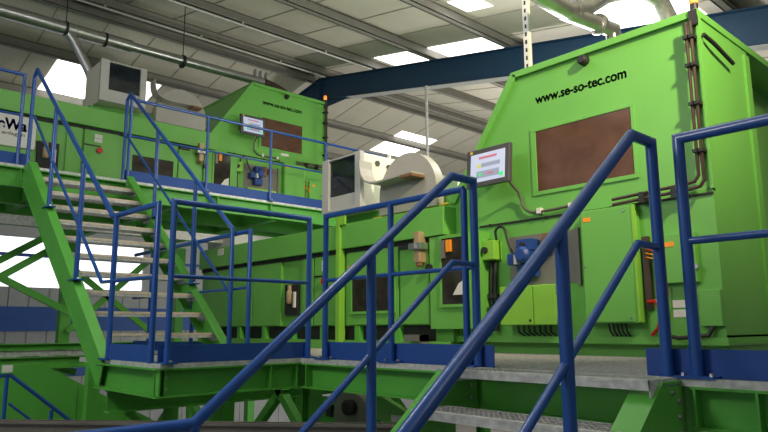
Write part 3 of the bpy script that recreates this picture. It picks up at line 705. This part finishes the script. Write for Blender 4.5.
b = MB(); channel(b,(-1.5,9.4),(4.8,9.4),-.26,-.11,(0,-1)); channel(b,(-1.5,9.4),(4.8,9.4),-.025,.06,(0,-1)); b.build('edge_channel','steelgreen',lp)
tag(MB().box(-1.5,4.8,9.36,9.39,-.1,-.03).build('grating_edge','galv',lp),'pale grating edge')
grating(-1.5,4.8,9.41,11.,.02,.06).build('deck_grating','galv',lp)
for x in (-1.4,1.15,4.7): MB().box(x,x+.1,9.5,9.6,FLOOR,-.05).build('leg','steelgreen',lp)
# dark trough wall in the foreground
tr = thing('conveyor_trough','long dark grey steel trough edge at the bottom of the photo','trough',(2.5,4.,-1.2))
A = Vector((.45,5.82,-.352)); Bv = Vector((2.93,3.04,-.352))
dv = (Bv-A).normalized(); nv = Vector((dv.y,-dv.x,0)).normalized()
def pt(p, u, z): return (p.x+nv.x*u, p.y+nv.y*u, z)
MB().hexa([pt(A,0,A.z-.5),pt(Bv,0,Bv.z-.5),pt(Bv,-.03,Bv.z-.5),pt(A,-.03,A.z-.5),pt(A,0,A.z),pt(Bv,0,Bv.z),pt(Bv,-.03,Bv.z),pt(A,-.03,A.z)]).build('side_wall','trough',tr)
MB().hexa([pt(A,.02,A.z-.02),pt(Bv,.02,Bv.z-.02),pt(Bv,-.05,Bv.z-.02),pt(A,-.05,A.z-.02),pt(A,.02,A.z),pt(Bv,.02,Bv.z),pt(Bv,-.05,Bv.z),pt(A,-.05,A.z)]).build('top_edge','trough',tr)
for s_ in (.15,.5,.85):
    p = A.lerp(Bv,s_); MB().box(p.x-.04,p.x+.04,p.y-.04,p.y+.04,FLOOR,A.z-.45).build('leg','trough',tr)
# machinery under the walkway
um = thing('drive_unit','grey rounded drive housing with black hub under the walkway','drive unit',(4.4,5.0,-.6))
b = MB(); cx, cy, cz = 4.1, 4.85, -.56
b.lathe((cx,cy,cz),(-1,-.2,0),[(0,.21),(.12,.21)],28); b.box(cx-.1,cx+.05,cy,cy+.24,cz-.2,cz+.2); b.build('housing','greyplate',um)
MB().lathe((cx-.12,cy-.03,cz+.08),(-1,-.2,0),[(0,.07),(.06,.07),(.07,.04)],20).build('hub','black',um)
MB().box(cx-.02,cx+.06,cy+.3,cy+.85,cz-.15,cz+.12).build('gearbox','steelgreen',um)
MB().box(cx-.06,cx+.0,cy+.35,cy+.43,cz-.05,cz+.06).build('terminal_box','black',um)
MB().box(cx-.3,cx+.4,cy-.2,cy+1.,FLOOR,cz-.2).build('support_stand','steelgreen',um)
wc = thing('lower_conveyor','green sided conveyor running down under the near walkway','conveyor',(4.,3.6,-.6))
b = MB(); b.prism([(3.45,3.92,-.24),(3.45,2.7,-.66),(3.45,2.7,-1.1),(3.45,3.3,-.66),(3.45,3.7,-.49),(3.45,3.9,-.44)],(.03,0,0)); b.build('side_panel','green',wc)
MB().bar((3.44,3.92,-.235),(3.44,2.7,-.655),.05,.02).build('top_flange','green',wc)
MB().box(3.48,4.6,2.7,3.85,-1.15,-1.0).build('belt','black',wc)
MB().box(3.438,3.45,3.56,3.7,-.45,-.4).build('rating_plate','paper',wc)
for y in (2.8,3.7): MB().box(4.,4.1,y,y+.1,FLOOR,-1.1).build('leg','steelgreen',wc)
# ------------------------------------------------------------------ light
w = bpy.data.worlds.new('world'); SC.world = w; w.use_nodes = True
bg = w.node_tree.nodes['Background']; bg.inputs['Color'].default_value = (.8,.88,1.,1); bg.inputs['Strength'].default_value = .42
def area(name, loc, target, size, power, col=(1,1,1)):
    l = bpy.data.lights.new(name,'AREA'); l.shape = 'DISK' if size < 1.2 else 'SQUARE'; l.size = size; l.energy = power; l.color = col
    o = bpy.data.objects.new(name,l); C.objects.link(o); o.location = loc
    o.rotation_euler = (Vector(target)-Vector(loc)).to_track_quat('-Z','Y').to_euler()
    return o
def fill_light(name, loc, power, r=.35, col=(1,.98,.94)):  # unseen point light added as fill, not a fitting of the hall
    l = bpy.data.lights.new(name,'POINT'); l.shadow_soft_size = r; l.energy = power; l.color = col
    o = bpy.data.objects.new(name,l); C.objects.link(o); o.location = loc
l = bpy.data.lights.new('key_spot','SPOT'); l.energy = 1450; l.color = (1,.82,.56); l.shadow_soft_size = .12; l.spot_size = math.radians(68); l.spot_blend = 1.  # unseen spot added as key; its cone keeps the lower machine dim
o = bpy.data.objects.new('key_spot',l); C.objects.link(o); o.location = (3.3,-.4,3.8)
o.rotation_euler = (Vector((4.92,2.7,2.35))-o.location).to_track_quat('-Z','Y').to_euler()
fill_light('fill_left', (-1.4,3.8,3.2), 300, .5)  # added fill for the left rails, stair flanges and far machine
fill_light('fill_mid', (3.4,5.0,5.0), 170, .5)  # added fill over the walkway
fill_light('fill_rear', (7.0,4.5,3.3), 260, .4)  # added behind the hood to brighten the ceiling near the rafter
fill_light('fill_far', (14.,8.,1.2), 1300, .5)  # added out of sight to brighten the ceiling past the rafter

SC.view_settings.view_transform = 'Standard'; SC.view_settings.look = 'None'
SC.view_settings.exposure = -.2; SC.view_settings.gamma = 1.; SC.view_settings.use_curve_mapping = False
